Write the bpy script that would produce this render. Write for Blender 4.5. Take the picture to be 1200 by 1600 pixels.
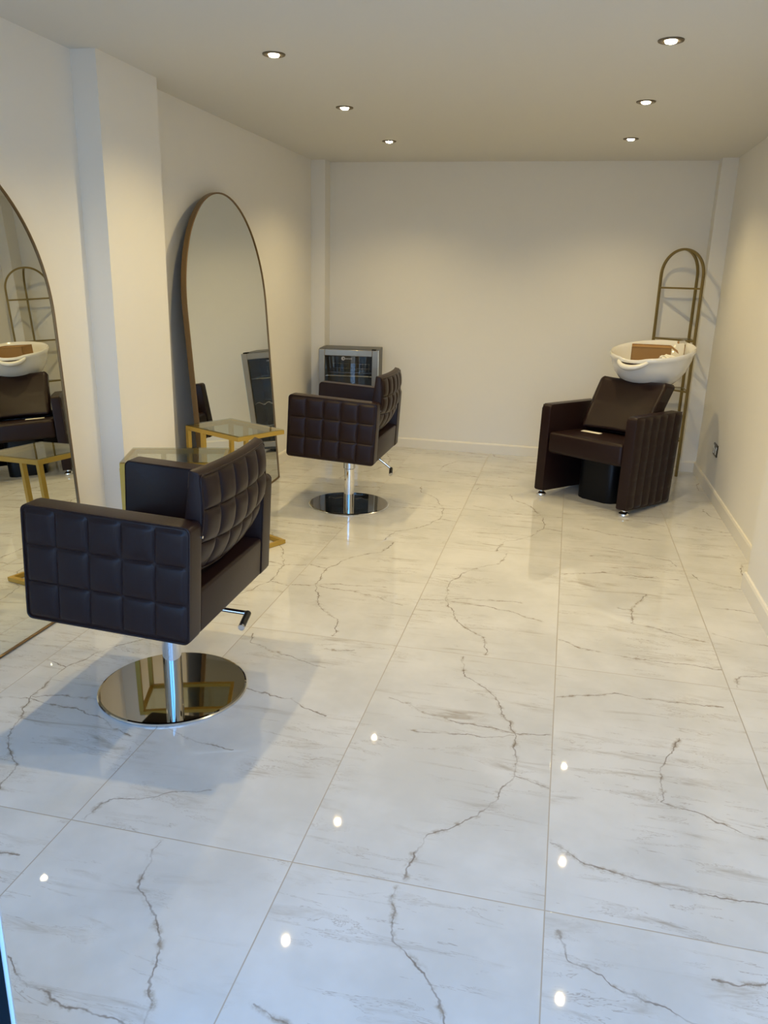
import bpy, bmesh, math, random
from mathutils import Vector, Matrix, Euler
random.seed(7)
PI = math.pi
for o in list(bpy.data.objects):
    bpy.data.objects.remove(o, do_unlink=True)
S = bpy.context.scene
COL = S.collection

# ------------------------------------------------------------------ camera
F_PX, YAW, PITCH, ROLL, CAM_H = 1225.4, -0.21985, 0.29340, 0.02658, 1.5
cam = bpy.data.cameras.new('camera')
cam.sensor_fit = 'HORIZONTAL'
cam.sensor_width = 36.0
cam.lens = 36.0 * F_PX / 1200.0
cam.clip_start = 0.05
camo = bpy.data.objects.new('camera', cam)
COL.objects.link(camo)
ca, sa, cb, sb, cc, sc = math.cos(YAW), math.sin(YAW), math.cos(PITCH), math.sin(PITCH), math.cos(ROLL), math.sin(ROLL)
m0 = Vector((ca, -sa, 0)); m1 = Vector((cb * sa, cb * ca, -sb)); m2 = Vector((sb * sa, sb * ca, cb))
q0, q1, q2 = m0, -m2, m1
r0 = q0 * cc - q1 * sc
r1 = q0 * sc + q1 * cc
camo.matrix_world = Matrix(((r0.x, -r1.x, -q2.x, 0), (r0.y, -r1.y, -q2.y, 0), (r0.z, -r1.z, -q2.z, CAM_H), (0, 0, 0, 1)))
S.camera = camo

# ------------------------------------------------------------------ colour management, world, light
S.view_settings.view_transform = 'Standard'
S.view_settings.look = 'None'
S.view_settings.gamma = 1.0
S.view_settings.use_curve_mapping = False
S.view_settings.exposure = -0.02
SKY_STRENGTH = 6.6
SKY_COLOR = (0.47, 0.68, 1.0, 1)
LAMP_WATT = 44.0
LAMP_COLOR = (1.0, 0.77, 0.37)
wd = bpy.data.worlds.new('sky')
S.world = wd
wd.use_nodes = True
wn = wd.node_tree.nodes
wl = wd.node_tree.links
bg = wn['Background']
tc = wn.new('ShaderNodeTexCoord')
sp = wn.new('ShaderNodeSeparateXYZ')
rp = wn.new('ShaderNodeValToRGB')
mp = wn.new('ShaderNodeMapRange')
mp.inputs['From Min'].default_value = -0.3
mp.inputs['From Max'].default_value = 0.6
wl.new(tc.outputs['Generated'], sp.inputs[0])
wl.new(sp.outputs['Z'], mp.inputs['Value'])
wl.new(mp.outputs[0], rp.inputs[0])
e = rp.color_ramp.elements
e[0].position = 0.30; e[0].color = (0.20, 0.205, 0.20, 1)
e[1].position = 1.0; e[1].color = (0.12, 0.43, 1.0, 1)
k = rp.color_ramp.elements.new(0.36); k.color = (0.52, 0.60, 0.68, 1)
k = rp.color_ramp.elements.new(0.56); k.color = (0.17, 0.47, 1.0, 1)
wl.new(rp.outputs[0], bg.inputs[0])
bg.inputs[1].default_value = SKY_STRENGTH

# ------------------------------------------------------------------ node helpers
def new_mat(name):
    m = bpy.data.materials.new(name)
    m.use_nodes = True
    return m, m.node_tree.nodes, m.node_tree.links, m.node_tree.nodes['Principled BSDF']

def simple(name, col, rough=0.5, metal=0.0, bump=0.0, bscale=200.0, spec=0.5, emit=None, estr=0.0, coat=0.0, var=0.0):
    m, n, l, b = new_mat(name)
    b.inputs['Base Color'].default_value = (*col, 1)
    b.inputs['Roughness'].default_value = rough
    b.inputs['Metallic'].default_value = metal
    b.inputs['Specular IOR Level'].default_value = spec
    b.inputs['Coat Weight'].default_value = coat
    b.inputs['Coat Roughness'].default_value = 0.1
    t = n.new('ShaderNodeTexCoord')
    if bump > 0 or var > 0:
        nz = n.new('ShaderNodeTexNoise')
        nz.inputs['Scale'].default_value = bscale
        nz.inputs['Detail'].default_value = 3
        l.new(t.outputs['Object'], nz.inputs['Vector'])
        if bump > 0:
            bp = n.new('ShaderNodeBump')
            bp.inputs['Strength'].default_value = bump
            bp.inputs['Distance'].default_value = 0.002
            l.new(nz.outputs['Fac'], bp.inputs['Height'])
            l.new(bp.outputs[0], b.inputs['Normal'])
        if var > 0:
            nv = n.new('ShaderNodeTexNoise')
            nv.inputs['Scale'].default_value = 6
            nv.inputs['Detail'].default_value = 4
            l.new(t.outputs['Object'], nv.inputs['Vector'])
            mx = n.new('ShaderNodeMix'); mx.data_type = 'RGBA'
            mx.inputs['A'].default_value = (*[c * (1 - var) for c in col], 1)
            mx.inputs['B'].default_value = (*[min(1, c * (1 + var)) for c in col], 1)
            l.new(nv.outputs['Fac'], mx.inputs['Factor'])
            l.new(mx.outputs['Result'], b.inputs['Base Color'])
    if emit:
        b.inputs['Emission Color'].default_value = (*emit, 1)
        b.inputs['Emission Strength'].default_value = estr
    return m

M = {}
M['wall'] = simple('wall_paint', (0.79, 0.775, 0.735), 0.75, bump=0.04, bscale=60, var=0.012)
M['ceiling'] = simple('ceiling_paint', (0.68, 0.67, 0.63), 0.85, bump=0.03, bscale=50)
M['skirt'] = simple('skirting_gloss', (0.80, 0.77, 0.70), 0.35)
M['leather'] = simple('brown_leather', (0.0160, 0.0068, 0.0066), 0.37, bump=0.2, bscale=320, var=0.12, spec=0.23)
M['leather_in'] = simple('brown_leather_smooth', (0.0155, 0.0066, 0.0064), 0.38, bump=0.15, bscale=320, spec=0.21)
M['chrome'] = simple('chrome', (0.82, 0.82, 0.83), 0.04, 1.0)
M['disc'] = simple('polished_steel', (0.36, 0.335, 0.295), 0.03, 1.0)
M['disc_rim'] = simple('steel_rim', (0.7, 0.72, 0.76), 0.15, 1.0)
M['gold'] = simple('gold_powder_coat', (0.50, 0.33, 0.065), 0.38, 0.55)
M['old_gold'] = simple('aged_gold', (0.23, 0.175, 0.07), 0.38, 0.6)
M['bronze'] = simple('bronze_frame', (0.19, 0.12, 0.055), 0.4, 0.6)
M['mirror'] = simple('mirror_silver', (0.80, 0.82, 0.775), 0.0, 1.0)
M['black'] = simple('black_plastic', (0.006, 0.006, 0.0065), 0.4, spec=0.18)
M['blackgrip'] = simple('black_rubber', (0.014, 0.014, 0.015), 0.3)
M['porcelain'] = simple('white_porcelain', (0.80, 0.79, 0.76), 0.08, coat=0.4)
M['card'] = simple('cardboard', (0.33, 0.185, 0.065), 0.8, var=0.1)
M['paper'] = simple('white_paper', (0.8, 0.78, 0.72), 0.7)
M['steel'] = simple('brushed_steel', (0.33, 0.295, 0.24), 0.3, 0.9)
M['fridge'] = simple('fridge_body_grey', (0.085, 0.085, 0.083), 0.42, 0.2)
M['fridge_in'] = simple('fridge_interior', (0.02, 0.02, 0.022), 0.4)
M['wire'] = simple('shelf_wire', (0.6, 0.6, 0.58), 0.25, 0.9)
M['trimring'] = simple('downlight_trim', (0.16, 0.13, 0.09), 0.4, 0.6)
M['lens'] = simple('downlight_lens', (1, 1, 1), 0.4, emit=(1.0, 0.86, 0.62), estr=40.0)
M['nickel'] = simple('black_nickel', (0.06, 0.055, 0.05), 0.25, 0.9)
M['white'] = simple('white_plastic', (0.75, 0.75, 0.73), 0.4)
M['anthracite'] = simple('anthracite_seal', (0.003, 0.008, 0.013), 0.6, spec=0.1)
M['alu'] = simple('pale_aluminium', (0.60, 0.68, 0.76), 0.4, 0.2)
M['logo'] = simple('white_print', (0.75, 0.75, 0.75), 0.5)

def glass(name, tint, alpha_mix, rough=0.0):
    # thin pane: fresnel-ish mix of clear transmission and sharp reflection
    m, n, l, b = new_mat(name)
    n.remove(b)
    out = [x for x in n if x.type == 'OUTPUT_MATERIAL'][0]
    tr = n.new('ShaderNodeBsdfTransparent'); tr.inputs[0].default_value = (*tint, 1)
    gl = n.new('ShaderNodeBsdfGlossy'); gl.inputs['Roughness'].default_value = rough
    lw = n.new('ShaderNodeLayerWeight'); lw.inputs[0].default_value = 0.5
    pw = n.new('ShaderNodeMath'); pw.operation = 'POWER'; pw.inputs[1].default_value = 4.0
    ma = n.new('ShaderNodeMath'); ma.operation = 'MULTIPLY_ADD'; ma.inputs[1].default_value = 0.85 * alpha_mix; ma.inputs[2].default_value = 0.04 * alpha_mix; ma.use_clamp = True
    mx = n.new('ShaderNodeMixShader')
    l.new(lw.outputs['Facing'], pw.inputs[0]); l.new(pw.outputs[0], ma.inputs[0]); l.new(ma.outputs[0], mx.inputs[0])
    l.new(tr.outputs[0], mx.inputs[1]); l.new(gl.outputs[0], mx.inputs[2])
    l.new(mx.outputs[0], out.inputs[0])
    return m
M['glass'] = glass('table_glass', (0.86, 0.90, 0.86), 1.2)
M['shelfglass'] = glass('shelf_glass', (0.93, 0.95, 0.93), 0.8)
M['doorglass'] = glass('fridge_glass', (0.86, 0.87, 0.87), 0.8)
M['clear'] = glass('clear_glass', (0.93, 0.96, 0.96), 1.0)

# ------------------------------------------------------------------ mesh helpers
def link(name, me, mat=None, parent=None, smooth=None):
    o = bpy.data.objects.new(name, me)
    COL.objects.link(o)
    if mat is not None:
        for x in (mat if isinstance(mat, (list, tuple)) else [mat]):
            me.materials.append(x)
    if parent: o.parent = parent
    if smooth is not None:
        for p in me.polygons: p.use_smooth = True
        try: me.set_sharp_from_angle(angle=math.radians(smooth))
        except Exception: pass
    return o

def fin(bm, name, mat, parent=None, smooth=40, recalc=True):
    if recalc: bmesh.ops.recalc_face_normals(bm, faces=bm.faces)
    me = bpy.data.meshes.new(name)
    bm.to_mesh(me); bm.free()
    return link(name, me, mat, parent, smooth)

def thing(name, label, cat, loc=(0, 0, 0), rot=(0, 0, 0), group=None):
    o = bpy.data.objects.new(name, None)
    COL.objects.link(o)
    o.empty_display_size = 0.1
    o.location = loc; o.rotation_euler = rot
    return tag(o, label, cat, group)

def tag(o, label, cat, group=None):
    o['label'] = label; o['category'] = cat
    if group: o['group'] = group
    return o

def struct(o, label=None):
    o['kind'] = 'structure'
    if label: o['label'] = label
    return o

def add_box(bm, x0, x1, y0, y1, z0, z1, bev=0.0, seg=2, mat=0):
    r = bmesh.ops.create_cube(bm, size=1.0)
    vs = r['verts']
    for v in vs:
        v.co = Vector(((x0 + x1) / 2 + v.co.x * (x1 - x0), (y0 + y1) / 2 + v.co.y * (y1 - y0), (z0 + z1) / 2 + v.co.z * (z1 - z0)))
    fs = set(f for v in vs for f in v.link_faces)
    for f in fs: f.material_index = mat
    if bev > 0:
        es = list(set(ed for v in vs for ed in v.link_edges))
        bmesh.ops.bevel(bm, geom=es, offset=bev, segments=seg, profile=0.5, affect='EDGES')

def add_tube(bm, pts, r, n=12, closed=False, square=False, up=Vector((0, 0, 1)), mat=0, cap=True):
    pts = [Vector(p) for p in pts]
    N = len(pts); rings = []
    prev = None
    for i, p in enumerate(pts):
        if closed: t = (pts[(i + 1) % N] - pts[i - 1])
        else: t = pts[min(i + 1, N - 1)] - pts[max(i - 1, 0)]
        t.normalize()
        if prev is None:
            u = up - t * up.dot(t)
            if u.length < 1e-3:
                u = Vector((1, 0, 0)) - t * t.x
            u.normalize()
        else:
            u = prev - t * prev.dot(t)
            u.normalize()
        prev = u
        w = t.cross(u)
        ring = []
        if square:
            sc_ = 1.0
            if (closed or 0 < i < N - 1):
                a = (pts[i] - pts[i - 1]).normalized(); b2 = (pts[(i + 1) % N] - pts[i]).normalized()
                sc_ = 1 / max(0.3, math.cos(a.angle(b2, 0) / 2))
                bis = (b2 - a)
                if bis.length > 1e-5: bis.normalize()
                else: bis = None
            else: bis = None
            for (su, sw) in ((1, 1), (-1, 1), (-1, -1), (1, -1)):
                off = u * su * r + w * sw * r
                if bis is not None: off += bis * (off.dot(bis)) * (sc_ - 1)
                ring.append(bm.verts.new(p + off))
        else:
            rr = r[i] if isinstance(r, (list, tuple)) else r
            for k_ in range(n):
                a = 2 * PI * k_ / n
                ring.append(bm.verts.new(p + u * math.cos(a) * rr + w * math.sin(a) * rr))
        rings.append(ring)
    m_ = len(rings[0])
    for i in range(N if closed else N - 1):
        A = rings[i]; B = rings[(i + 1) % N]
        for k_ in range(m_):
            f = bm.faces.new((A[k_], A[(k_ + 1) % m_], B[(k_ + 1) % m_], B[k_])); f.material_index = mat
    if not closed and cap:
        bm.faces.new(rings[0]).material_index = mat; bm.faces.new(rings[-1]).material_index = mat

def add_lathe(bm, prof, n=48, cx=0, cy=0, mat=0):
    rings = []
    for (r, z) in prof:
        if r < 1e-6: rings.append([bm.verts.new((cx, cy, z))])
        else: rings.append([bm.verts.new((cx + r * math.cos(2 * PI * k_ / n), cy + r * math.sin(2 * PI * k_ / n), z)) for k_ in range(n)])
    for A, B in zip(rings[:-1], rings[1:]):
        for k_ in range(n):
            k2 = (k_ + 1) % n
            if len(A) == 1 and len(B) == 1: continue
            if len(A) == 1: f = bm.faces.new((A[0], B[k_], B[k2]))
            elif len(B) == 1: f = bm.faces.new((A[k_], A[k2], B[0]))
            else: f = bm.faces.new((A[k_], A[k2], B[k2], B[k_]))
            f.material_index = mat

def add_grid(bm, fn, nu, nv, mat=0):
    """open surface fn(u,v) -> Vector, u,v in 0..1"""
    g = [[bm.verts.new(fn(i / nu, j / nv)) for j in range(nv + 1)] for i in range(nu + 1)]
    for i in range(nu):
        for j in range(nv):
            bm.faces.new((g[i][j], g[i + 1][j], g[i + 1][j + 1], g[i][j + 1])).material_index = mat

def puff(u, v, nx, ny):
    """0 on seams, 1 at cell centres, steep near the seams"""
    a = (u * nx) % 1.0; b = (v * ny) % 1.0
    if u >= 1: a = 0.0
    if v >= 1: b = 0.0
    fa = 1 - abs(2 * a - 1) ** 3.0
    fb = 1 - abs(2 * b - 1) ** 3.0
    return (max(fa, 0) * max(fb, 0)) ** 0.55

def rrect(x0, x1, z0, z1, r, n=6):
    pts = []
    for (cx, cz, a0) in ((x1 - r, z1 - r, 0), (x0 + r, z1 - r, 90), (x0 + r, z0 + r, 180), (x1 - r, z0 + r, 270)):
        for i in range(n + 1):
            a = math.radians(a0 + 90 * i / n)
            pts.append((cx + r * math.cos(a), cz + r * math.sin(a)))
    return pts

def add_slab(bm, poly, axis, a, b, bev=0.006, seg=2, mat=0):
    """prism of a 2-D polygon: axis 'y' -> polygon in xz, 'x' -> polygon in yz, 'z' -> xy; all outline edges rounded"""
    def P(p, t):
        if axis == 'y': return Vector((p[0], t, p[1]))
        if axis == 'x': return Vector((t, p[0], p[1]))
        return Vector((p[0], p[1], t))
    A = [bm.verts.new(P(p, a)) for p in poly]
    B = [bm.verts.new(P(p, b)) for p in poly]
    fa = bm.faces.new(A); fb = bm.faces.new(B)
    fa.material_index = fb.material_index = mat
    n = len(poly)
    for i in range(n):
        bm.faces.new((A[i], A[(i + 1) % n], B[(i + 1) % n], B[i])).material_index = mat
    if bev > 0:
        es = list(fa.edges) + list(fb.edges)
        bmesh.ops.bevel(bm, geom=es, offset=bev, segments=seg, profile=0.5, affect='EDGES')

def box_obj(name, x0, x1, y0, y1, z0, z1, mat, parent=None, bev=0.0, seg=2):
    bm = bmesh.new()
    add_box(bm, x0, x1, y0, y1, z0, z1, bev, seg)
    return fin(bm, name, mat, parent)

# ------------------------------------------------------------------ floor: polished marble-look tiles
TW, TL_, TX0, TY0 = 0.66, 1.32, 0.07, 1.636
P_V = [[(0.286, 1.300), (0.286, 1.263), (0.317, 1.144), (0.392, 1.077), (0.457, 0.982), (0.479, 0.91), (0.529, 0.794), (0.541, 0.706), (0.551, 0.537), (0.495, 0.383), (0.455, 0.313), (0.322, 0.18), (0.306, 0.085), (0.299, 0.009)],
       [(0.062, 0.896), (0.145, 0.872), (0.202, 0.82), (0.332, 0.799), (0.433, 0.801), (0.523, 0.776), (0.657, 0.805)],
       [(0.181, 0.70), (0.31, 0.718), (0.44, 0.729), (0.524, 0.76)],
       [(0.551, 0.537), (0.657, 0.499)]]
Q_V = [[(0.427, 0.902), (0.364, 0.743), (0.338, 0.679), (0.339, 0.533), (0.322, 0.516), (0.403, 0.504), (0.494, 0.461), (0.548, 0.428), (0.65, 0.40)],
       [(0.279, 0.684), (0.334, 0.678)],
       [(0.007, 0.252), (0.11, 0.195), (0.224, 0.164), (0.55, 0.161), (0.66, 0.15)],
       [(0.009, 1.065), (0.222, 1.154), (0.452, 1.15), (0.611, 1.156)]]
R_V = [[(0.034, 1.262), (0.061, 1.175), (0.132, 1.166), (0.169, 1.133), (0.302, 1.094), (0.43, 1.05)],
       [(0.371, 1.21), (0.496, 1.228)],
       [(0.028, 0.015), (0.053, 0.11), (0.174, 0.149), (0.217, 0.185), (0.324, 0.223)],
       [(0.071, 0.823), (0.26, 0.801), (0.377, 0.791), (0.441, 0.748), (0.537, 0.708)],
       [(0.02, 0.50), (0.12, 0.46), (0.30, 0.43)]]

def seg_group():
    g = bpy.data.node_groups.new('segment_distance', 'ShaderNodeTree')
    I = g.interface
    for nm in ('P', 'A', 'BA'): I.new_socket(nm, in_out='INPUT', socket_type='NodeSocketVector')
    I.new_socket('Inv', in_out='INPUT', socket_type='NodeSocketFloat')
    I.new_socket('D', in_out='INPUT', socket_type='NodeSocketFloat')
    I.new_socket('D', in_out='OUTPUT', socket_type='NodeSocketFloat')
    n, l = g.nodes, g.links
    gi = n.new('NodeGroupInput'); go = n.new('NodeGroupOutput')
    pa = n.new('ShaderNodeVectorMath'); pa.operation = 'SUBTRACT'
    l.new(gi.outputs[0], pa.inputs[0]); l.new(gi.outputs[1], pa.inputs[1])
    dt = n.new('ShaderNodeVectorMath'); dt.operation = 'DOT_PRODUCT'
    l.new(pa.outputs[0], dt.inputs[0]); l.new(gi.outputs[2], dt.inputs[1])
    ml = n.new('ShaderNodeMath'); ml.operation = 'MULTIPLY'; ml.use_clamp = True
    l.new(dt.outputs['Value'], ml.inputs[0]); l.new(gi.outputs[3], ml.inputs[1])
    sc1 = n.new('ShaderNodeVectorMath'); sc1.operation = 'SCALE'
    l.new(gi.outputs[2], sc1.inputs[0]); l.new(ml.outputs[0], sc1.inputs['Scale'])
    sb1 = n.new('ShaderNodeVectorMath'); sb1.operation = 'DISTANCE'
    l.new(pa.outputs[0], sb1.inputs[0]); l.new(sc1.outputs[0], sb1.inputs[1])
    mn = n.new('ShaderNodeMath'); mn.operation = 'MINIMUM'
    l.new(sb1.outputs['Value'], mn.inputs[0]); l.new(gi.outputs[4], mn.inputs[1])
    l.new(mn.outputs[0], go.inputs[0])
    return g

def marble():
    m, n, l, b = new_mat('polished_marble_tile')
    G = seg_group()
    def math_(op, a=None, b_=None, clamp=False):
        x = n.new('ShaderNodeMath'); x.operation = op; x.use_clamp = clamp
        for i, v in enumerate((a, b_)):
            if v is None: continue
            if isinstance(v, (int, float)): x.inputs[i].default_value = v
            else: l.new(v, x.inputs[i])
        return x.outputs[0]
    def noise(vec, scale, detail=3, rough=0.5):
        x = n.new('ShaderNodeTexNoise'); x.inputs['Scale'].default_value = scale
        x.inputs['Detail'].default_value = detail; x.inputs['Roughness'].default_value = rough
        l.new(vec, x.inputs['Vector']); return x
    def rng(v, a, b_, c=0.0, d=1.0):
        x = n.new('ShaderNodeMapRange'); x.interpolation_type = 'SMOOTHSTEP'
        x.inputs['From Min'].default_value = a; x.inputs['From Max'].default_value = b_
        x.inputs['To Min'].default_value = c; x.inputs['To Max'].default_value = d
        l.new(v, x.inputs['Value']); return x.outputs[0]
    def mix(f, a, b_):
        x = n.new('ShaderNodeMix'); x.data_type = 'RGBA'
        l.new(f, x.inputs['Factor'])
        for s_, v in (('A', a), ('B', b_)):
            if isinstance(v, tuple): x.inputs[s_].default_value = (*v, 1)
            else: l.new(v, x.inputs[s_])
        return x.outputs['Result']
    uv = n.new('ShaderNodeUVMap'); uv.uv_map = 'tile'
    ds = n.new('ShaderNodeAttribute'); ds.attribute_name = 'design'
    sd = n.new('ShaderNodeAttribute'); sd.attribute_name = 'seed'
    # warped tile coordinate
    w1 = noise(uv.outputs[0], 14, 3, 0.6)
    sub = n.new('ShaderNodeVectorMath'); sub.operation = 'SUBTRACT'; l.new(w1.outputs['Color'], sub.inputs[0]); sub.inputs[1].default_value = (0.5, 0.5, 0.5)
    s2 = n.new('ShaderNodeVectorMath'); s2.operation = 'SCALE'; l.new(sub.outputs[0], s2.inputs[0]); s2.inputs['Scale'].default_value = 0.045
    ad = n.new('ShaderNodeVectorMath'); ad.operation = 'ADD'; l.new(uv.outputs[0], ad.inputs[0]); l.new(s2.outputs[0], ad.inputs[1])
    fl_ = n.new('ShaderNodeVectorMath'); fl_.operation = 'MULTIPLY'; l.new(ad.outputs[0], fl_.inputs[0]); fl_.inputs[1].default_value = (1, 1, 0)
    def dist(lines):
        d = None
        for ln in lines:
            for a, c in zip(ln[:-1], ln[1:]):
                ba = (c[0] - a[0], c[1] - a[1], 0)
                x = n.new('ShaderNodeGroup'); x.node_tree = G
                l.new(fl_.outputs[0], x.inputs[0])
                x.inputs[1].default_value = (a[0], a[1], 0)
                x.inputs[2].default_value = ba
                x.inputs[3].default_value = 1.0 / (ba[0] ** 2 + ba[1] ** 2)
                if d is None: x.inputs[4].default_value = 1.0
                else: l.new(d, x.inputs[4])
                d = x.outputs[0]
        return d
    dP, dQ, dR = dist(P_V), dist(Q_V), dist(R_V)
    isQ = math_('COMPARE', ds.outputs['Fac'], 1.0); isQ.node.inputs[2].default_value = 0.1
    isR = math_('COMPARE', ds.outputs['Fac'], 2.0); isR.node.inputs[2].default_value = 0.1
    def fmix(f, a, b_):
        x = n.new('ShaderNodeMix'); x.data_type = 'FLOAT'
        l.new(f, x.inputs[0]); l.new(a, x.inputs[2]); l.new(b_, x.inputs[3]); return x.outputs[0]
    D = fmix(isR, fmix(isQ, dP, dQ), dR)
    # seed shifted coordinate for the free cloudiness
    cmb = n.new('ShaderNodeCombineXYZ'); l.new(sd.outputs['Fac'], cmb.inputs[2])
    off = n.new('ShaderNodeVectorMath'); off.operation = 'ADD'; l.new(uv.outputs[0], off.inputs[0]); l.new(cmb.outputs[0], off.inputs[1])
    inten = noise(off.outputs[0], 9, 3)
    I1 = rng(inten.outputs['Fac'], 0.36, 0.62, 0.25, 1.0)
    core = rng(D, 0.0006, 0.0036, 0.85, 0.0)
    halo = rng(D, 0.0, 0.016, 1.0, 0.0)
    core = math_('MULTIPLY', core, I1)
    h2 = noise(off.outputs[0], 26, 4, 0.65)
    H2 = rng(h2.outputs['Fac'], 0.48, 0.70)
    halo = math_('MULTIPLY', halo, H2)
    halo = math_('MULTIPLY', halo, 0.95)
    # streaks running across the tile, elongated in u
    mpn = n.new('ShaderNodeMapping'); mpn.inputs['Scale'].default_value = (2.2, 13.0, 1.0); mpn.inputs['Rotation'].default_value = (0, 0, 0.05)
    l.new(off.outputs[0], mpn.inputs['Vector'])
    st = noise(mpn.outputs[0], 1.6, 5, 0.62); st.inputs['Distortion'].default_value = 0.7
    strk = rng(st.outputs['Fac'], 0.545, 0.76)
    bandn = noise(off.outputs[0], 2.6, 2)
    band = rng(bandn.outputs['Fac'], 0.36, 0.60)
    strk = math_('MULTIPLY', math_('MULTIPLY', strk, band), 0.72)
    # thin contour veins from the same streak field
    rid = math_('ABSOLUTE', math_('SUBTRACT', st.outputs['Fac'], 0.56))
    rid = rng(rid, 0.0, 0.010, 1.0, 0.0)
    rid = math_('MULTIPLY', math_('MULTIPLY', rid, rng(bandn.outputs['Fac'], 0.42, 0.62)), 0.55)
    cl = noise(off.outputs[0], 3.2, 4, 0.6)
    base = mix(rng(cl.outputs['Fac'], 0.3, 0.7), (0.57, 0.57, 0.56), (0.665, 0.665, 0.66))
    c1 = mix(strk, base, (0.30, 0.25, 0.19))
    c1 = mix(rid, c1, (0.27, 0.22, 0.17))
    c1 = mix(halo, c1, (0.33, 0.28, 0.22))
    c1 = mix(core, c1, (0.20, 0.165, 0.135))
    # grout at the tile borders
    sx = n.new('ShaderNodeSeparateXYZ'); l.new(uv.outputs[0], sx.inputs[0])
    du = math_('MINIMUM', sx.outputs[0], math_('SUBTRACT', TW, sx.outputs[0]))
    dv = math_('MINIMUM', sx.outputs[1], math_('SUBTRACT', TL_, sx.outputs[1]))
    de = math_('MINIMUM', du, dv)
    g1 = rng(de, 0.0009, 0.0022, 1.0, 0.0)
    c1 = mix(g1, c1, (0.36, 0.32, 0.27))
    l.new(c1, b.inputs['Base Color'])
    l.new(rng(de, 0.0008, 0.0022, 0.45, 0.022), b.inputs['Roughness'])
    bp = n.new('ShaderNodeBump'); bp.inputs['Strength'].default_value = 0.35; bp.inputs['Distance'].default_value = 0.001
    l.new(rng(de, 0.0, 0.004), bp.inputs['Height']); l.new(bp.outputs[0], b.inputs['Normal'])
    b.inputs['IOR'].default_value = 1.6
    return m

def build_floor():
    x0, x1, y0, y1 = -2.30, 1.20, -0.60, 7.00
    design = {(-3, 0): 1, (-3, 1): 4, (-3, 2): 0, (-3, 3): 1,
              (-2, -1): 0, (-2, 0): 0, (-2, 1): 2, (-2, 2): 4, (-2, 3): 0,
              (-1, -1): 1, (-1, 0): 0, (-1, 1): 0, (-1, 2): 4, (-1, 3): 0,
              (0, -1): 0, (0, 0): 2, (0, 1): 1, (0, 2): 1, (0, 3): 6,
              (1, 0): 0, (1, 1): 6, (1, 2): 2, (1, 3): 0}   # +4 = laid turned by half a turn
    me = bpy.data.meshes.new('floor')
    V, Fc, UV, DS, SD = [], [], [], [], []
    cols = range(-4, 3); rows = range(-2, 5)
    for c in cols:
        for r in rows:
            a0, a1 = TX0 + c * TW, TX0 + (c + 1) * TW
            b0, b1 = TY0 + (r - 1) * TL_, TY0 + r * TL_
            ca0, ca1 = max(a0, x0), min(a1, x1); cb0, cb1 = max(b0, y0), min(b1, y1)
            if ca1 - ca0 < 1e-4 or cb1 - cb0 < 1e-4: continue
            d = design.get((c, r), (c * 7 + r * 3) % 3)
            rot = d >= 4; d = d % 4
            i = len(V)
            for (x, y) in ((ca0, cb0), (ca1, cb0), (ca1, cb1), (ca0, cb1)):
                V.append((x, y, 0))
                u, v = x - a0, y - b0
                if rot: u, v = TW - u, TL_ - v
                UV.append((u, v))
            Fc.append((i, i + 1, i + 2, i + 3)); DS.append(float(d)); SD.append(((c * 13 + r * 29) % 17) * 3.7)
    me.from_pydata(V, [], Fc)
    uvl = me.uv_layers.new(name='tile')
    for li, lp in enumerate(me.loops): uvl.data[li].uv = UV[lp.vertex_index]
    a = me.attributes.new('design', 'FLOAT', 'FACE'); a.data.foreach_set('value', DS)
    s_ = me.attributes.new('seed', 'FLOAT', 'FACE'); s_.data.foreach_set('value', SD)
    return struct(link('floor', me, marble()))
build_floor()

# ------------------------------------------------------------------ room shell
XL, XP, XR, XJ, YB, YF, ZC = -2.208, -2.085, 1.12, 1.00, 6.90, -0.55, 2.40
struct(box_obj('ceiling', XL - .1, XR + .1, YF, YB + .1, ZC, ZC + .1, M['ceiling']))
struct(box_obj('wall_left', XL - .1, XL, YF, YB + .1, 0, ZC, M['wall']))
struct(box_obj('wall_back', XL, XR, YB, YB + .1, 0, ZC, M['wall']))
struct(box_obj('wall_right', XR, XR + .1, YF, YB + .1, 0, ZC, M['wall']))
# shopfront wall behind the camera with its big opening
bm = bmesh.new()
add_box(bm, XL, -1.95, YF - .1, YF, 0, ZC); add_box(bm, 1.0, XR, YF - .1, YF, 0, ZC); add_box(bm, -1.95, 1.0, YF - .1, YF, 2.22, ZC)
struct(fin(bm, 'wall_front', M['wall']))
struct(box_obj('trim_1', XL, XP, 3.41, 3.94, 0, ZC, M['wall']), 'shallow white pillar on the left wall between the two arched mirrors')
struct(box_obj('trim_2', XL, -2.085, 6.75, YB, 0, ZC, M['wall']), 'slim boxed column in the far left corner')
struct(box_obj('trim_3', 1.003, XR, 6.75, YB, 0, ZC, M['wall']), 'slim boxed column in the far right corner')
struct(box_obj('trim_4', XJ, XR, YF, 4.08, 0, ZC, M['wall']), 'thickened nearer stretch of the right wall')

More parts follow.
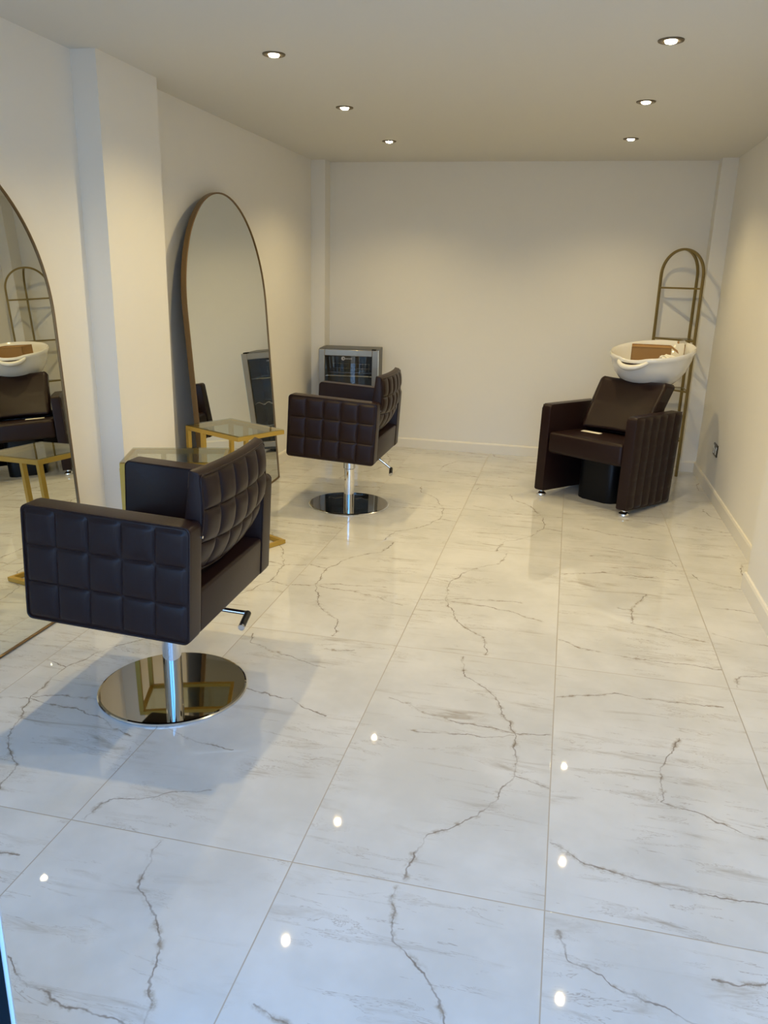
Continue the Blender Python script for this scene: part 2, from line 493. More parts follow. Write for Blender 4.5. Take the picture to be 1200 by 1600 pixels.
def skirting(name, pts, inward):
    """profile run along straight pieces; inward gives the side the board sticks out to"""
    bm = bmesh.new()
    for (p, q, nrm) in pts:
        p = Vector((*p, 0)); q = Vector((*q, 0)); nv = Vector((*nrm, 0))
        prof = [(0, 0), (0.016, 0), (0.016, 0.078), (0.010, 0.088), (0.0, 0.090)]
        A = [bm.verts.new(p + nv * a + Vector((0, 0, z))) for a, z in prof]
        B = [bm.verts.new(q + nv * a + Vector((0, 0, z))) for a, z in prof]
        n_ = len(prof)
        for i in range(n_): bm.faces.new((A[i], A[(i + 1) % n_], B[(i + 1) % n_], B[i]))
        bm.faces.new(A); bm.faces.new(B)
    return struct(fin(bm, name, M['skirt'], smooth=None))
skirting('baseboard_back', [((-2.085, YB), (1.003, YB), (0, -1))], None)
skirting('baseboard_right', [((XR, 4.08), (XR, 6.75), (-1, 0)), ((1.003, 6.75), (XR, 6.75), (0, -1)), ((XJ, YF), (XJ, 4.096), (-1, 0)), ((1.003, 6.75), (1.003, YB), (-1, 0)), ((XJ, 4.08), (XR, 4.08), (0, 1))], None)
skirting('baseboard_left', [((XL, YF), (XL, 3.41), (1, 0)), ((XL, 3.94), (XL, 6.75), (1, 0)), ((XP, 3.41), (XP, 3.94), (1, 0)), ((XL, 3.41), (XP + .016, 3.41), (0, -1)), ((XL, 3.94), (XP + .016, 3.94), (0, 1)), ((XL, 6.75), (-2.069, 6.75), (0, -1)), ((-2.085, 6.75), (-2.085, YB), (1, 0))], None)

# glazed entrance door swung inward beside the camera: only the foot of its stile shows
dr = bpy.data.objects.new('door_1', None); COL.objects.link(dr)
dr.location = (-0.843, 0.90, 0); dr.rotation_euler = (0, 0, math.radians(25)); struct(dr, 'open glazed entrance door at the very left edge')
box_obj('door_stile', -0.007, 0.0, -0.004, 0.004, 0.008, 2.1, M['alu'], dr)
box_obj('door_seal', -0.034, -0.007, -0.006, 0.006, 0.008, 2.1, M['anthracite'], dr)
bm = bmesh.new()
add_box(bm, -0.11, -0.034, -0.012, 0.012, 0.008, 2.1); add_box(bm, -1.02, -0.94, -0.025, 0.025, 0.008, 2.1)
add_box(bm, -0.94, -0.11, -0.025, 0.025, 0.008, 0.11); add_box(bm, -0.94, -0.11, -0.025, 0.025, 2.0, 2.1)
fin(bm, 'door_frame', M['alu'], dr)
box_obj('door_pane', -0.94, -0.11, -0.006, 0.006, 0.11, 2.0, M['clear'], dr)

# ------------------------------------------------------------------ recessed downlights
ring_prof = [(0.050, 0.0), (0.049, -0.004), (0.044, -0.006), (0.034, -0.005), (0.026, -0.0025), (0.0, -0.001)]
def downlight(x, y, label, visible=True):
    t = thing('downlight', label, 'ceiling light', (x, y, ZC), group='recessed ceiling downlights')
    bm = bmesh.new(); add_lathe(bm, ring_prof, 40)
    fin(bm, 'trim_ring', M['trimring'], t)
    bm = bmesh.new(); add_lathe(bm, [(0, -0.012), (0.014, -0.0115), (0.021, -0.009), (0.024, -0.002)], 32)
    fin(bm, 'lens', M['lens'], t)
    la = bpy.data.lights.new('downlight_bulb', 'SPOT')
    la.energy = LAMP_WATT; la.color = LAMP_COLOR
    la.spot_size = math.radians(136); la.spot_blend = 0.75; la.shadow_soft_size = 0.013
    lo = bpy.data.objects.new('downlight_bulb', la); COL.objects.link(lo)
    lo.parent = t; lo.location = (0, 0, -0.016)
    return t
side = {-1.345: 'left', 0.287: 'right'}
for y, wh in ((3.60, 'nearest'), (4.72, 'middle'), (5.87, 'farthest'), (2.47, 'off')):
    for x in (-1.345, 0.287):
        lab = ('round recessed downlight, %s of the three lit ones in the %s row' % (wh, side[x])) if wh != 'off' else 'round recessed downlight of the %s row, %s' % (side[x], 'above the near chair' if y > 2 and x < 0 else ('above the open floor near the entrance' if y > 2 else 'closest to the entrance'))
        downlight(x, y, lab)

# ------------------------------------------------------------------ arched mirrors
def arch_pts(w, h, inset=0.0, n=48):
    r = w / 2 - inset
    pts = [(-w / 2 + inset, inset)]
    for i in range(n + 1):
        a = PI - PI * i / n
        pts.append((r * math.cos(a), h - w / 2 + r * math.sin(a)))
    pts.append((w / 2 - inset, inset))
    return pts
def mirror(xb, y0, w, h, ang, yaw, label, dep=0.030):
    d = Vector((math.sin(yaw), math.cos(yaw), 0))
    c = Vector((xb, y0, 0.003)) + d * (w / 2)
    t = thing('arched_mirror', label, 'mirror', c, (0, -ang, -yaw), 'arched floor mirrors on the left wall')
    bm = bmesh.new()
    rows = []
    for (ins, x) in ((0, -dep), (0, -0.002), (0.002, 0.0), (0.0075, 0.0), (0.009, -0.002), (0.009, -0.008)):
        rows.append([bm.verts.new((x, u, v)) for u, v in arch_pts(w, h, ins)])
    n_ = len(rows[0])
    for A, B in zip(rows[:-1], rows[1:]):
        for i in range(n_): bm.faces.new((A[i], A[(i + 1) % n_], B[(i + 1) % n_], B[i]))
    fin(bm, 'frame', M['bronze'], t, 30)
    for nm, x, mt in (('mirror_glass', -0.006, M['mirror']), ('back_panel', -dep + .002, M['black'])):
        bm = bmesh.new()
        A = [bm.verts.new((x, u, v)) for u, v in arch_pts(w, h, 0.006)]
        B = [bm.verts.new((x - .004 if nm == 'mirror_glass' else x + .006, u, v)) for u, v in arch_pts(w, h, 0.006)]
        bm.faces.new(A); bm.faces.new(B)
        for i in range(len(A)): bm.faces.new((A[i], A[(i + 1) % len(A)], B[(i + 1) % len(A)], B[i]))
        fin(bm, nm, mt, t, None)
    return t
mirror(-2.090, 1.690, 1.345, 1.960, 0.0455, 0.012, 'arched floor mirror cut off by the left photo edge, behind the nearer chair', 0.022)
mirror(-1.980, 4.116, 1.371, 1.957, 0.064, -0.048, 'arched floor mirror leaning on the wall beyond the pillar, reflecting the fridge')

# ------------------------------------------------------------------ salon chairs
CF, CB, CH, CW, CT = 0.319, 0.251, 0.389, 0.713, 0.084
def chair(cx, cy, yaw, z0, label, lever, tilt=0.052):
    t = thing('salon_chair', label, 'chair', (cx, cy, 0), (0, 0, yaw), 'quilted brown salon chairs')
    def up(o):
        o.location = (0, 0, z0); o.rotation_euler = (0, tilt, 0); return o
    # round base
    bm = bmesh.new(); add_lathe(bm, [(0.0, 0.016), (0.262, 0.012), (0.268, 0.0095)], 96)
    disc = fin(bm, 'base_plate', M['disc'], t, 20)
    bm = bmesh.new(); add_lathe(bm, [(0.268, 0.0095), (0.272, 0.006), (0.271, 0.001), (0.268, 0.0), (0, 0.0)], 96)
    fin(bm, 'base_rim', M['disc_rim'], disc, 30)
    # hydraulic column
    bm = bmesh.new(); add_lathe(bm, [(0.0, 0.012), (0.034, 0.012), (0.034, z0 - 0.12), (0.0, z0 - 0.12)], 40)
    fin(bm, 'column', M['chrome'], t, 30)
    bm = bmesh.new(); add_lathe(bm, [(0.0, z0 - 0.125), (0.036, z0 - 0.125), (0.041, z0 - 0.12), (0.041, z0 - 0.002), (0, z0 - 0.002)], 40)
    fin(bm, 'column_sleeve', M['steelsleeve'], t, 30)
    # pump lever
    bm = bmesh.new(); add_tube(bm, lever[:-1], 0.0085, 12)
    lv = fin(bm, 'pump_lever', M['chrome'], t)
    bm = bmesh.new(); a, b_ = Vector(lever[-2]), Vector(lever[-1])
    add_tube(bm, [a, a.lerp(b_, .9)], 0.0125, 14)
    g = fin(bm, 'lever_grip', M['blackgrip'], lv); g['label'] = 'black lever grip'
    bm = bmesh.new(); add_tube(bm, [a.lerp(b_, .9), b_], 0.012, 14)
    fin(bm, 'grip_cap', M['chrome'], lv)
    # armrests: padded slab, quilted outer face and piping
    for s in (-1, 1):
        yo, yi = s * CW / 2, s * (CW / 2 - CT)
        bm = bmesh.new()
        add_slab(bm, rrect(-CF, CB, 0, CH, 0.018, 5), 'y', yo - s * 0.006, yi, 0.008, 2)
        def fo(u, v):
            m_ = 0.006
            e_ = min(u, 1 - u) / 0.03; f_ = min(v, 1 - v) / 0.045
            edge = min(1, e_) * min(1, f_)
            rim = min(1, min(e_, f_))
            return Vector((-CF + m_ + u * (CF + CB - 2 * m_), yo - s * 0.0075 + s * (0.0010 + 0.0125 * puff(u, v, 5, 3)) * min(1, edge + .0), m_ + v * (CH - 2 * m_)))
        add_grid(bm, fo, 100, 66)
        add_tube(bm, [(x, yo - s * 0.006, z) for x, z in rrect(-CF + .003, CB - .003, .003, CH - .003, 0.018, 5)], 0.0035, 6, closed=True, up=Vector((0, 1, 0)))
        add_tube(bm, [(x, yi + s * 0.002, z) for x, z in rrect(-CF + .003, CB - .003, .003, CH - .003, 0.018, 5)], 0.003, 6, closed=True, up=Vector((0, 1, 0)))
        up(fin(bm, 'armrest', M['leather'], t, 50))
    iw = CW / 2 - CT
    # seat box (front, cushion and rear apron)
    bm = bmesh.new(); add_box(bm, -CF + .012, CB - .002, -iw + .001, iw - .001, 0.004, 0.155, 0.012, 3)
    up(fin(bm, 'seat_box', M['leather_in'], t))
    bm = bmesh.new(); add_box(bm, -CF + .004, 0.16, -iw + .004, iw - .004, 0.10, 0.19, 0.025, 4)
    up(fin(bm, 'seat_cushion', M['leather_in'], t))
    bm = bmesh.new(); add_box(bm, -0.10, 0.10, -0.09, 0.09, -0.03, 0.006, 0.004, 2)
    up(fin(bm, 'mounting_plate', M['black'], t))
    # backrest: rounded, concave towards the sitter, quilted behind
    bw = iw - 0.006
    def rear(u, v, lift):
        y = -bw + u * 2 * bw
        k_ = 1 - (2 * u - 1) ** 2
        zb = 0.20 - 0.025 * k_
        z = zb + v * (0.53 - zb)
        x = 0.250 + 0.017 * k_ + 0.014 * math.sin(PI * min(1, v * 1.05)) - 0.055 * (1 - v) ** 3 + lift
        return Vector((x, y, z))
    def frontf(u, v):
        y = -bw + u * 2 * bw
        k_ = 1 - (2 * u - 1) ** 2
        zb = 0.20 - 0.025 * k_
        z = zb + v * (0.538 - zb)
        x = 0.155 + 0.020 * k_ + 0.05 * v + 0.01 * math.sin(PI * v)
        return Vector((x, y, z))
    bm = bmesh.new()
    NU, NV = 100, 66
    def rr_(u, v):
        edge = min(1, min(u, 1 - u) / 0.02) * min(1, min(v, 1 - v) / 0.03)
        return rear(u, v, -0.008 + 0.017 * puff(u, v, 5, 3) * edge)
    R_ = [[bm.verts.new(rr_(i / NU, j / NV)) for j in range(NV + 1)] for i in range(NU + 1)]
    F_ = [[bm.verts.new(frontf(i / NU, j / NV)) for j in range(NV + 1)] for i in range(NU + 1)]
    for G_ in (R_, F_):
        for i in range(NU):
            for j in range(NV): bm.faces.new((G_[i][j], G_[i + 1][j], G_[i + 1][j + 1], G_[i][j + 1]))
    # rounded rim joining both faces
    def loop(G_): return [G_[i][0] for i in range(NU)] + [G_[NU][j] for j in range(NV)] + [G_[i][NV] for i in range(NU, 0, -1)] + [G_[0][j] for j in range(NV, 0, -1)]
    A, B = loop(R_), loop(F_)
    cen = Vector((0.22, 0, 0.37))
    L1, L2 = [], []
    for a, b_ in zip(A, B):
        for LL, f_ in ((L1, 0.12), (L2, 0.88)):
            p = a.co.lerp(b_.co, f_); o_ = (p - cen); o_.x = 0
            LL.append(bm.verts.new(p + Vector((0, math.copysign(0.004, o_.y), math.copysign(0.007, o_.z)))))
    n_ = len(A)
    for X_, Y_ in ((A, L1), (L1, L2), (L2, B)):
        for i in range(n_): bm.faces.new((X_[i], X_[(i + 1) % n_], Y_[(i + 1) % n_], Y_[i]))
    rim = [a.co + Vector((0.003, 0, 0)) for a in A[::4]]
    add_tube(bm, rim, 0.004, 6, closed=True, up=Vector((1, 0, 0)))
    back = up(fin(bm, 'backrest', M['leather'], t, 60))
    for s in (-1, 1):
        bm = bmesh.new(); add_tube(bm, [(0.235, s * (iw - .004), 0.335), (0.254, s * (iw - .004), 0.335)], 0.0045, 12)
        hb = up(fin(bm, 'hinge_bolt', M['chrome'], t)); hb['label'] = 'small shiny hinge bolt'
    return t
M['steelsleeve'] = simple('satin_steel', (0.66, 0.68, 0.70), 0.22, 0.9)
ZL1 = 0.386 - 0.095
chair(-1.322, 2.387, 0.014, 0.386, 'dark brown quilted salon chair nearest the camera, on a large round steel base',
      [(0.02, 0.06, ZL1 + .03), (0.15, 0.085, ZL1 + .012), (0.262, 0.10, ZL1), (0.274, 0.004, ZL1 - 0.014)])
chair(-1.353, 4.951, -0.002, 0.376, 'dark brown quilted salon chair farther back, in front of the small glass-door fridge',
      [(0.02, 0.06, 0.35), (0.16, 0.095, 0.325), (0.262, 0.115, 0.245), (0.272, 0.06, 0.215)])

# ------------------------------------------------------------------ gold side tables
def side_table(cx, cy, yaw, label, TLn=0.465, TWd=0.32, H=0.67, b=0.011):
    t = thing('side_table', label, 'table', (cx, cy, 0), (0, 0, yaw), 'gold side tables with glass tops')
    a, c = TLn / 2, TWd / 2
    for nm, z in (('top_frame', H - 0.006 - b), ('base_frame', b + .002)):
        bm = bmesh.new()
        add_tube(bm, [(-a + b, -c + b, z), (a - b, -c + b, z), (a - b, c - b, z), (-a + b, c - b, z)], b, closed=True, square=True)
        fin(bm, nm, M['gold'], t, None)
    for s in (-1, 1):
        for x in (-a + b, -a + b + 0.135):
            bm = bmesh.new()
            add_box(bm, x - b, x + b, s * (c - b) - b, s * (c - b) + b, 2 * b, H - 0.006 - 2 * b)
            fin(bm, 'leg', M['gold'], t, None)
    g = box_obj('glass_top', -a + .002, a - .002, -c + .002, c - .002, H - 0.006, H, M['glass'], t)
    g['label'] = 'clear greenish glass top'
    return t
side_table(-1.735, 3.290, math.radians(19.5), 'gold metal side table with glass top, half hidden behind the near chair')
side_table(-1.764, 4.022, math.radians(-28.0), 'gold metal side table with glass top in front of the farther mirror')

# ------------------------------------------------------------------ undercounter fridge
fx, fy, fr = -1.822, 6.680, math.radians(7)
FW, FD, FH = 0.51, 0.33, 0.89
t = thing('glass_door_fridge', 'small grey fridge with steel-framed glass door in the far left corner', 'fridge', (fx, fy, 0), (0, 0, fr))
w2, d2 = FW / 2, FD / 2
bm = bmesh.new()
th = 0.025
add_box(bm, -w2, -w2 + th, -d2 + .03, d2, 0.03, FH); add_box(bm, w2 - th, w2, -d2 + .03, d2, 0.03, FH)
add_box(bm, -w2 + th, w2 - th, -d2 + .03, d2, FH - th, FH); add_box(bm, -w2 + th, w2 - th, -d2 + .03, d2, 0.03, 0.03 + th)
add_box(bm, -w2 + th, w2 - th, d2 - th, d2, 0.03 + th, FH - th)
fin(bm, 'cabinet', M['fridge'], t)
bm = bmesh.new()
zb0, zb1 = 0.055, FH - .004
def fr_bar(x0, x1, z0, z1): add_box(bm, x0, x1, -d2 - .008, -d2 + .027, z0, z1, 0.003, 1)
fb = 0.052
fr_bar(-w2, -w2 + fb, zb0, zb1); fr_bar(w2 - fb, w2, zb0, zb1); fr_bar(-w2 + fb, w2 - fb, zb1 - fb, zb1); fr_bar(-w2 + fb, w2 - fb, zb0, zb0 + fb)
door = fin(bm, 'door', M['steel'], t); door['label'] = 'brushed steel door frame around dark glass'
pane = box_obj('door_glass', -w2 + fb, w2 - fb, -d2 + .004, -d2 + .010, zb0 + fb, zb1 - fb, M['doorglass'], door)
hb = box_obj('top_hinge', w2 - .055, w2 - .020, -d2 - .004, -d2 + .04, FH - .004, FH + .006, M['black'], t)
box_obj('door_edge', w2 - .001, w2 + .004, -d2 - .006, -d2 + .010, zb0, zb1, M['alu'], door)
for zz in (0.66, 0.44, 0.24):
    bm = bmesh.new()
    x0, x1 = -w2 + th + .004, w2 - th - .004
    wav = 0.012 if zz == 0.44 else 0.0
    add_tube(bm, [(x0 + (x1 - x0) * i / 24, -d2 + .045, zz + wav * math.sin(i * PI / 2.5)) for i in range(25)], 0.0042, 8)
    add_tube(bm, [(x0, d2 - .04, zz), (x1, d2 - .04, zz)], 0.003, 6)
    for i in range(19):
        x = x0 + .01 + (x1 - x0 - .02) * i / 18
        add_tube(bm, [(x, -d2 + .045, zz + .001), (x, d2 - .04, zz + .001)], 0.0016, 5)
    fin(bm, 'wire_shelf', M['wire'], t)
bm = bmesh.new()
for zz in (0.74, 0.70): add_tube(bm, [(-w2 + .07 + .34 * i / 12, d2 - .06, zz) for i in range(13)], 0.002, 5)
for i in range(12): add_tube(bm, [(-w2 + .09 + .028 * i, d2 - .06, 0.672), (-w2 + .09 + .028 * i, d2 - .06, 0.745)], 0.002, 5)
fin(bm, 'wire_rack', M['wire'], t)
# white ring mark with a short run of small letters on the glass
bm = bmesh.new()
add_tube(bm, [(-0.045 + .013 * math.cos(2 * PI * i / 24), -d2 + .0034, 0.812 + .013 * math.sin(2 * PI * i / 24)) for i in range(24)], 0.0022, 5, closed=True, up=Vector((0, 1, 0)))
add_tube(bm, [(-0.045 + .006 * math.cos(a * .5), -d2 + .0034, 0.812 + .006 * math.sin(a * .5)) for a in range(1, 11)], 0.0018, 5, up=Vector((0, 1, 0)))
for i in range(7):
    x = -0.026 + i * 0.0085
    add_box(bm, x, x + .0018, -d2 + .0030, -d2 + .0040, .806, .815)
    if i % 2 == 0: add_box(bm, x, x + .006, -d2 + .0030, -d2 + .0040, .806, .8075)
    if i % 3 != 1: add_box(bm, x, x + .006, -d2 + .0030, -d2 + .0040, .8135, .815)
    if i in (1, 4): add_box(bm, x + .0045, x + .006, -d2 + .0030, -d2 + .0040, .806, .815)
lg = fin(bm, 'logo', M['logo'], door, None); lg['label'] = 'small white ring logo with lettering on the glass'
for s in (-1, 1):
    for q in (-1, 1):
        bm = bmesh.new(); add_lathe(bm, [(0, 0), (0.014, 0), (0.014, 0.032), (0, 0.032)], 16, s * (w2 - .04), q * (d2 - .06))
        fin(bm, 'foot', M['black'], t)

# ------------------------------------------------------------------ backwash unit: armchair with tilting basin
t = thing('backwash_chair', 'dark brown backwash armchair with white basin, in the right rear of the room', 'shampoo chair', (0.164, 5.403, 0), (0, 0, -0.581))
SW, ST = 0.747, 0.079
si = SW / 2 - ST
prof = [(0.0, 0.045), (0.60, 0.006), (0.646, 0.647), (0.016, 0.664)]
for s in (-1, 1):
    xo, xi = s * SW / 2, s * si
    bm = bmesh.new()
    # rounded outline
    pts = []
    for i, p in enumerate(prof):
        p = Vector(p); a = (Vector(prof[i - 1]) - p).normalized(); c = (Vector(prof[(i + 1) % 4]) - p).normalized()
        r_ = 0.03 if i >= 2 else 0.008
        for k_ in range(5):
            f_ = k_ / 4; q0_ = p + a * r_ * (1 - f_); q1_ = p + c * r_ * f_
            pts.append(tuple(q0_.lerp(q1_, f_) if False else (p + a * r_ * (1 - f_) ** 2 + c * r_ * f_ ** 2)))
    add_slab(bm, pts, 'x', xo - s * .008, xi, 0.009, 3)
    def fa(u, v):
        y0_ = 0.0 + 0.016 * v; y1_ = 0.600 + 0.046 * v
        zl = 0.050 - 0.038 * u
        z = zl + v * ((0.659 - 0.012 * u) - zl)
        y = y0_ + .008 + u * (y1_ - y0_ - .016)
        edge = min(1, min(u, 1 - u) / 0.03) * min(1, min(v, 1 - v) / 0.03)
        a_ = (u * 6) % 1.0 if u < 1 else 0
        b_ = (v * 6) % 1.0 if v < 1 else 0
        pf = (1 - abs(2 * a_ - 1) ** 2.2) * (0.72 + 0.28 * (1 - abs(2 * b_ - 1) ** 6))
        return Vector((xo - s * .0095 + s * .015 * pf * edge, y, z))
    add_grid(bm, fa, 96, 72)
    fin(bm, 'armrest', M['leather'], t, 50)
bm = bmesh.new(); add_box(bm, -si + .002, si - .002, 0.006, 0.50, 0.325, 0.478, 0.028, 4)
for v in bm.verts:
    if v.co.z > .42: v.co.z -= 0.06 * max(0, v.co.y) ** 1.2
fin(bm, 'seat', M['leather_in'], t)
# reclined backrest
def bk(u, v, fr_):
    w_ = 0.262 - 0.012 * (1 - v)
    for q_ in (v, 1 - v):
        if q_ > 0.9: w_ -= 0.022 * ((q_ - 0.9) / 0.1) ** 3
    x = (2 * u - 1) * w_
    k_ = (2 * u - 1) ** 2
    y = 0.36 + 0.245 * v - 0.035 * k_ * fr_ + (0.0 if fr_ else 0.10)
    z = 0.485 + 0.335 * v + (0.012 * k_ if v > .5 else 0) - (0.0 if fr_ else 0.02)
    if fr_:
        y -= 0.012 * math.sin(PI * v) * (1 - k_)
        e_ = min(1, min(u, 1 - u) / .06, min(v, 1 - v) / .06)
        y += 0.022 * (1 - e_) ** 2
    return Vector((x, y, z))
bm = bmesh.new()
NU = NV = 40
Gf = [[bm.verts.new(bk(i / NU, j / NV, 1)) for j in range(NV + 1)] for i in range(NU + 1)]
Gb = [[bm.verts.new(bk(i / NU, j / NV, 0)) for j in range(NV + 1)] for i in range(NU + 1)]
for G_ in (Gf, Gb):
    for i in range(NU):
        for j in range(NV): bm.faces.new((G_[i][j], G_[i + 1][j], G_[i + 1][j + 1], G_[i][j + 1]))
def loop2(G_): return [G_[i][0] for i in range(NU)] + [G_[NU][j] for j in range(NV)] + [G_[i][NV] for i in range(NU, 0, -1)] + [G_[0][j] for j in range(NV, 0, -1)]
A, B = loop2(Gf), loop2(Gb)
for i in range(len(A)): bm.faces.new((A[i], A[(i + 1) % len(A)], B[(i + 1) % len(A)], B[i]))
fin(bm, 'backrest', M['leather_in'], t, 55)
# cross panel between the arms behind the backrest
box_obj('rear_panel', -si + .002, si - .002, 0.49, 0.54, 0.06, 0.50, M['leather_in'], t, 0.01)
bm = bmesh.new()
add_slab(bm, rrect(-0.15, 0.15, 0.20, 0.485, 0.06, 6), 'z', 0.0, 0.323, 0.01, 2)
pd = fin(bm, 'pedestal', M['black'], t); pd['label'] = 'black plastic pedestal under the seat'
for s in (-1, 1):
    for y in (0.045,):
        bm = bmesh.new(); add_lathe(bm, [(0, 0), (0.030, 0), (0.036, 0.006), (0.035, 0.016), (0.024, 0.024), (0.016, 0.030), (0.016, 0.046), (0, 0.046)], 28, s * (SW / 2 - ST / 2), y)
        f_ = fin(bm, 'foot', M['chrome'], t); f_['label'] = 'round chrome foot'
# basin column behind the chair
bm = bmesh.new()
add_slab(bm, rrect(-0.13, 0.13, 0.60, 0.86, 0.05, 5), 'z', 0.0, 0.80, 0.012, 2)
fin(bm, 'basin_column', M['black'], t)
# basin
BC = Vector((0.0, 0.805, 0.0)); RA, RB = 0.296, 0.292
def rimz(y): return 0.985 + (y - (BC.y - RB)) * 0.175
def basin_pt(a, r, depth, k_=1.0):
    x = BC.x + RA * r * math.cos(a); y = BC.y + RB * r * math.sin(a)
    # squarer back, rounder front
    return Vector((x, y, rimz(y) * k_ + (1 - k_) * rimz(BC.y) - depth))
bm = bmesh.new()
NA = 72
prof_b = [(0.955, 0.012, 1.0), (0.985, 0.0, 1.0), (1.0, 0.006, 1.0), (1.005, 0.020, 1.0), (0.985, 0.036, 1.0), (0.965, 0.044, .98), (0.93, 0.085, .95), (0.855, 0.145, .8), (0.73, 0.20, .6), (0.56, 0.245, .4), (0.30, 0.27, .2)]
inner = [(0.955, 0.012, 1.0), (0.93, 0.024, 1.0), (0.90, 0.05, 1.0), (0.80, 0.115, .85), (0.62, 0.165, .6), (0.35, 0.195, .3), (0.06, 0.20, .2)]
def ringset(pr_):
    rings = []
    for r_, dp, k_ in pr_:
        ring = []
        for i in range(NA):
            a = 2 * PI * i / NA
            # neck notch at the front (a = -90 deg)
            dlt = abs(((a - 1.5 * PI + PI) % (2 * PI)) - PI)
            nt = math.exp(-(dlt / 0.30) ** 4)
            p = basin_pt(a, r_, dp, k_)
            if r_ > 0.85: p.z -= 0.012 * nt
            ring.append(bm.verts.new(p))
        rings.append(ring)
    for A_, B_ in zip(rings[:-1], rings[1:]):
        for i in range(NA): bm.faces.new((A_[i], A_[(i + 1) % NA], B_[(i + 1) % NA], B_[i]))
    bm.faces.new(rings[-1])
ringset(prof_b); ringset(inner)
bmesh.ops.remove_doubles(bm, verts=bm.verts, dist=0.0004)
basin = fin(bm, 'basin', M['porcelain'], t, 60); basin['label'] = 'glossy white ceramic basin'
bm = bmesh.new()
pts = []; rad = []
for i in range(21):
    f_ = i / 20; a = -PI * 0.5 + (f_ - 0.5) * 0.78
    r_ = 0.97 + 0.13 * math.sin(PI * f_) ** 0.7
    y = BC.y + RB * r_ * math.sin(a)
    pts.append((BC.x + RA * r_ * math.cos(a), y, rimz(BC.y - RB) - 0.024 - 0.040 * math.sin(PI * f_) ** 0.8))
    rad.append(0.012 + 0.009 * math.sin(PI * f_))
add_tube(bm, pts, rad, 12)
nl = fin(bm, 'neck_lip', M['porcelain'], basin, 60); nl['label'] = 'white curved neck lip below the rim'
bm = bmesh.new()
def gel(u, v):
    a = -PI * 0.5 + (u - 0.5) * 0.68
    r_ = 0.985 + (0.10 * math.sin(PI * u) ** 0.7) * v
    return Vector((BC.x + RA * r_ * math.cos(a), BC.y + RB * r_ * math.sin(a) , rimz(BC.y - RB) - 0.026 - 0.045 * v * math.sin(PI * u) ** 0.8))
add_grid(bm, gel, 20, 6)
nr = fin(bm, 'neck_rest', M['leather_in'], basin, 60)
bm = bmesh.new(); add_tube(bm, [(0.16, 0.98, 1.0), (0.16, 0.98, 1.075), (0.155, 0.955, 1.095), (0.14, 0.90, 1.09)], 0.010, 12)
tp = fin(bm, 'tap', M['chrome'], basin); tp['label'] = 'small chrome tap inside the basin'

# cardboard box and paper in the basin, white card on the seat
def wpt(x, y, z):   # unit-local to world
    th_ = 0.581
    return Vector((0.164 + x * math.cos(th_) + y * math.sin(th_), 5.403 - x * math.sin(th_) + y * math.cos(th_), z))
p = wpt(-0.01, 0.80, 0.885)
bx = thing('cardboard_box', 'small brown cardboard box lying in the white washbasin', 'box', p, (math.radians(3), 0, math.radians(-4)))
bm = bmesh.new()
bwx, bwy, bh = 0.135, 0.075, 0.175
add_box(bm, -bwx, bwx, -bwy, -bwy + .004, 0, bh); add_box(bm, -bwx, bwx, bwy - .004, bwy, 0, bh)
add_box(bm, -bwx, -bwx + .004, -bwy, bwy, 0, bh); add_box(bm, bwx - .004, bwx, -bwy, bwy, 0, bh)
add_box(bm, -bwx, bwx, -bwy, bwy, 0, .004)
add_box(bm, -bwx, bwx, -bwy, bwy, bh - .01, bh - .006)
fin(bm, 'carton', M['card'], bx, None)
bm = bmesh.new()
vs = [bm.verts.new(v) for v in ((bwx, -bwy, bh), (bwx, bwy, bh), (bwx + .05, bwy, bh - .035), (bwx + .05, -bwy, bh - .035))]
bm.faces.new(vs)
vs2 = [bm.verts.new(Vector(v) + Vector((0, 0, -.003))) for v in ((bwx, -bwy, bh), (bwx, bwy, bh), (bwx + .05, bwy, bh - .035), (bwx + .05, -bwy, bh - .035))]
bm.faces.new(vs2[::-1])
for i in range(4): bm.faces.new((vs[i], vs[(i + 1) % 4], vs2[(i + 1) % 4], vs2[i]))
fin(bm, 'flap', M['card'], bx, None)
p = wpt(0.165, 0.72, 0.985)
pp = thing('crumpled_paper', 'crumpled white wrapping paper beside the cardboard box in the basin', 'paper', p)
bm = bmesh.new(); bmesh.ops.create_icosphere(bm, subdivisions=3, radius=1.0)
rp_ = random.Random(3)
for v in bm.verts:
    f_ = 0.75 + rp_.random() * 0.4
    v.co = Vector((v.co.x * 0.060 * f_, v.co.y * 0.050 * f_, v.co.z * 0.030 * f_))
fin(bm, 'paper_ball', M['paper'], pp, None)
p = wpt(-0.125, 0.295, 0)
cd = thing('white_card', 'small white card lying on the backwash seat at the foot of its backrest', 'card', (p.x, p.y, 0.4625), (math.radians(3), 0, -0.56))
box_obj('card_sheet', -0.075, 0.075, -0.022, 0.022, 0, 0.003, M['paper'], cd)

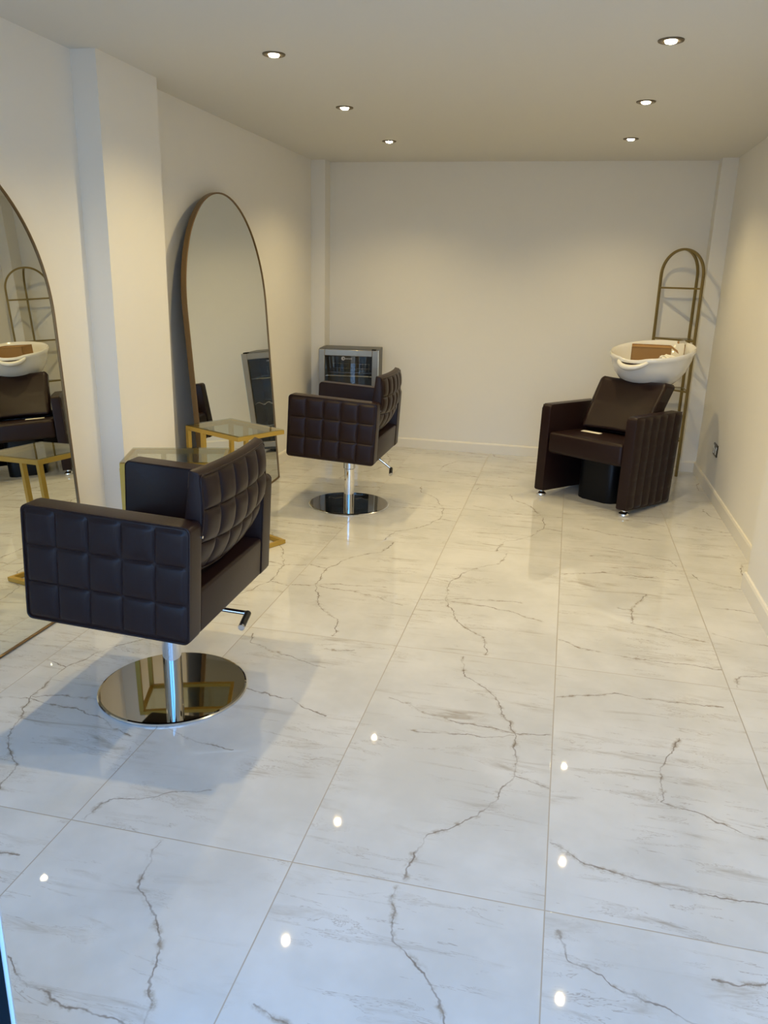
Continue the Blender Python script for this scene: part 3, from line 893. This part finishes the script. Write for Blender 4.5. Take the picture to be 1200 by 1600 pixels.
# ------------------------------------------------------------------ arched gold shelf in the far right corner
c0 = Vector((0.812, 6.675, 0)); r_s = 0.192
t = thing('arched_shelf_stand', 'tall arched gold metal shelf stand in the far right corner behind the washbasin', 'shelf', c0, (0, 0, math.radians(-44)))
zs = 1.555; bt = 0.0085
legs = {'L': (-r_s, 0), 'R': (r_s, 0), 'C': (0, r_s)}
bm = bmesh.new()
add_tube(bm, [(-r_s, 0, zs)] + [(-r_s * math.cos(PI * i / 32), 0, zs + r_s * math.sin(PI * i / 32)) for i in range(1, 32)] + [(r_s, 0, zs)], bt, square=True, up=Vector((0, 1, 0)))
fin(bm, 'arch', M['old_gold'], t, 30)
bm = bmesh.new()
add_tube(bm, [(0, r_s * math.cos(PI * i / 32), zs + r_s * math.sin(PI * i / 32)) for i in range(17)], bt, square=True, up=Vector((1, 0, 0)))
fin(bm, 'rear_arch', M['old_gold'], t, 30)
for kx, (x, y) in legs.items():
    bm = bmesh.new(); add_box(bm, x - bt, x + bt, y - bt, y + bt, 0, zs)
    fin(bm, 'leg', M['old_gold'], t, None)
for z in (1.46, 1.07, 0.68, 0.29):
    bm = bmesh.new()
    add_tube(bm, [(-r_s, 0, z), (r_s, 0, z)], bt * .8, square=True)
    add_tube(bm, [(r_s, 0, z), (0, r_s, z), (-r_s, 0, z)], bt * .7, square=True)
    sr = fin(bm, 'shelf_rim', M['old_gold'], t, 30)
    bm = bmesh.new()
    add_slab(bm, [(r_s * .97, 0), (0, r_s * .97), (-r_s * .97, 0)], 'z', z + .001, z + .005, 0)
    g = fin(bm, 'glass_shelf', M['shelfglass'], sr, None)

# ------------------------------------------------------------------ wall socket
t = thing('wall_socket', 'dark metal double wall socket low on the right wall', 'socket', (XR, 5.99, 0.345), (0, 0, 0))
box_obj('face_plate', -0.008, 0, -0.073, 0.073, -0.043, 0.043, M['nickel'], t, 0.002, 1)
for s in (-1, 1):
    sw = box_obj('switch', -0.012, -0.007, s * .055 - .008, s * .055 + .008, 0.008, 0.028, M['white'], t); sw['label'] = 'white rocker switch'
    bm = bmesh.new()
    add_box(bm, -.0095, -.0075, s * .032 - .014, s * .032 + .014, -.028, .012)
    fin(bm, 'outlet', M['white'], t)

bpy.context.view_layer.update()
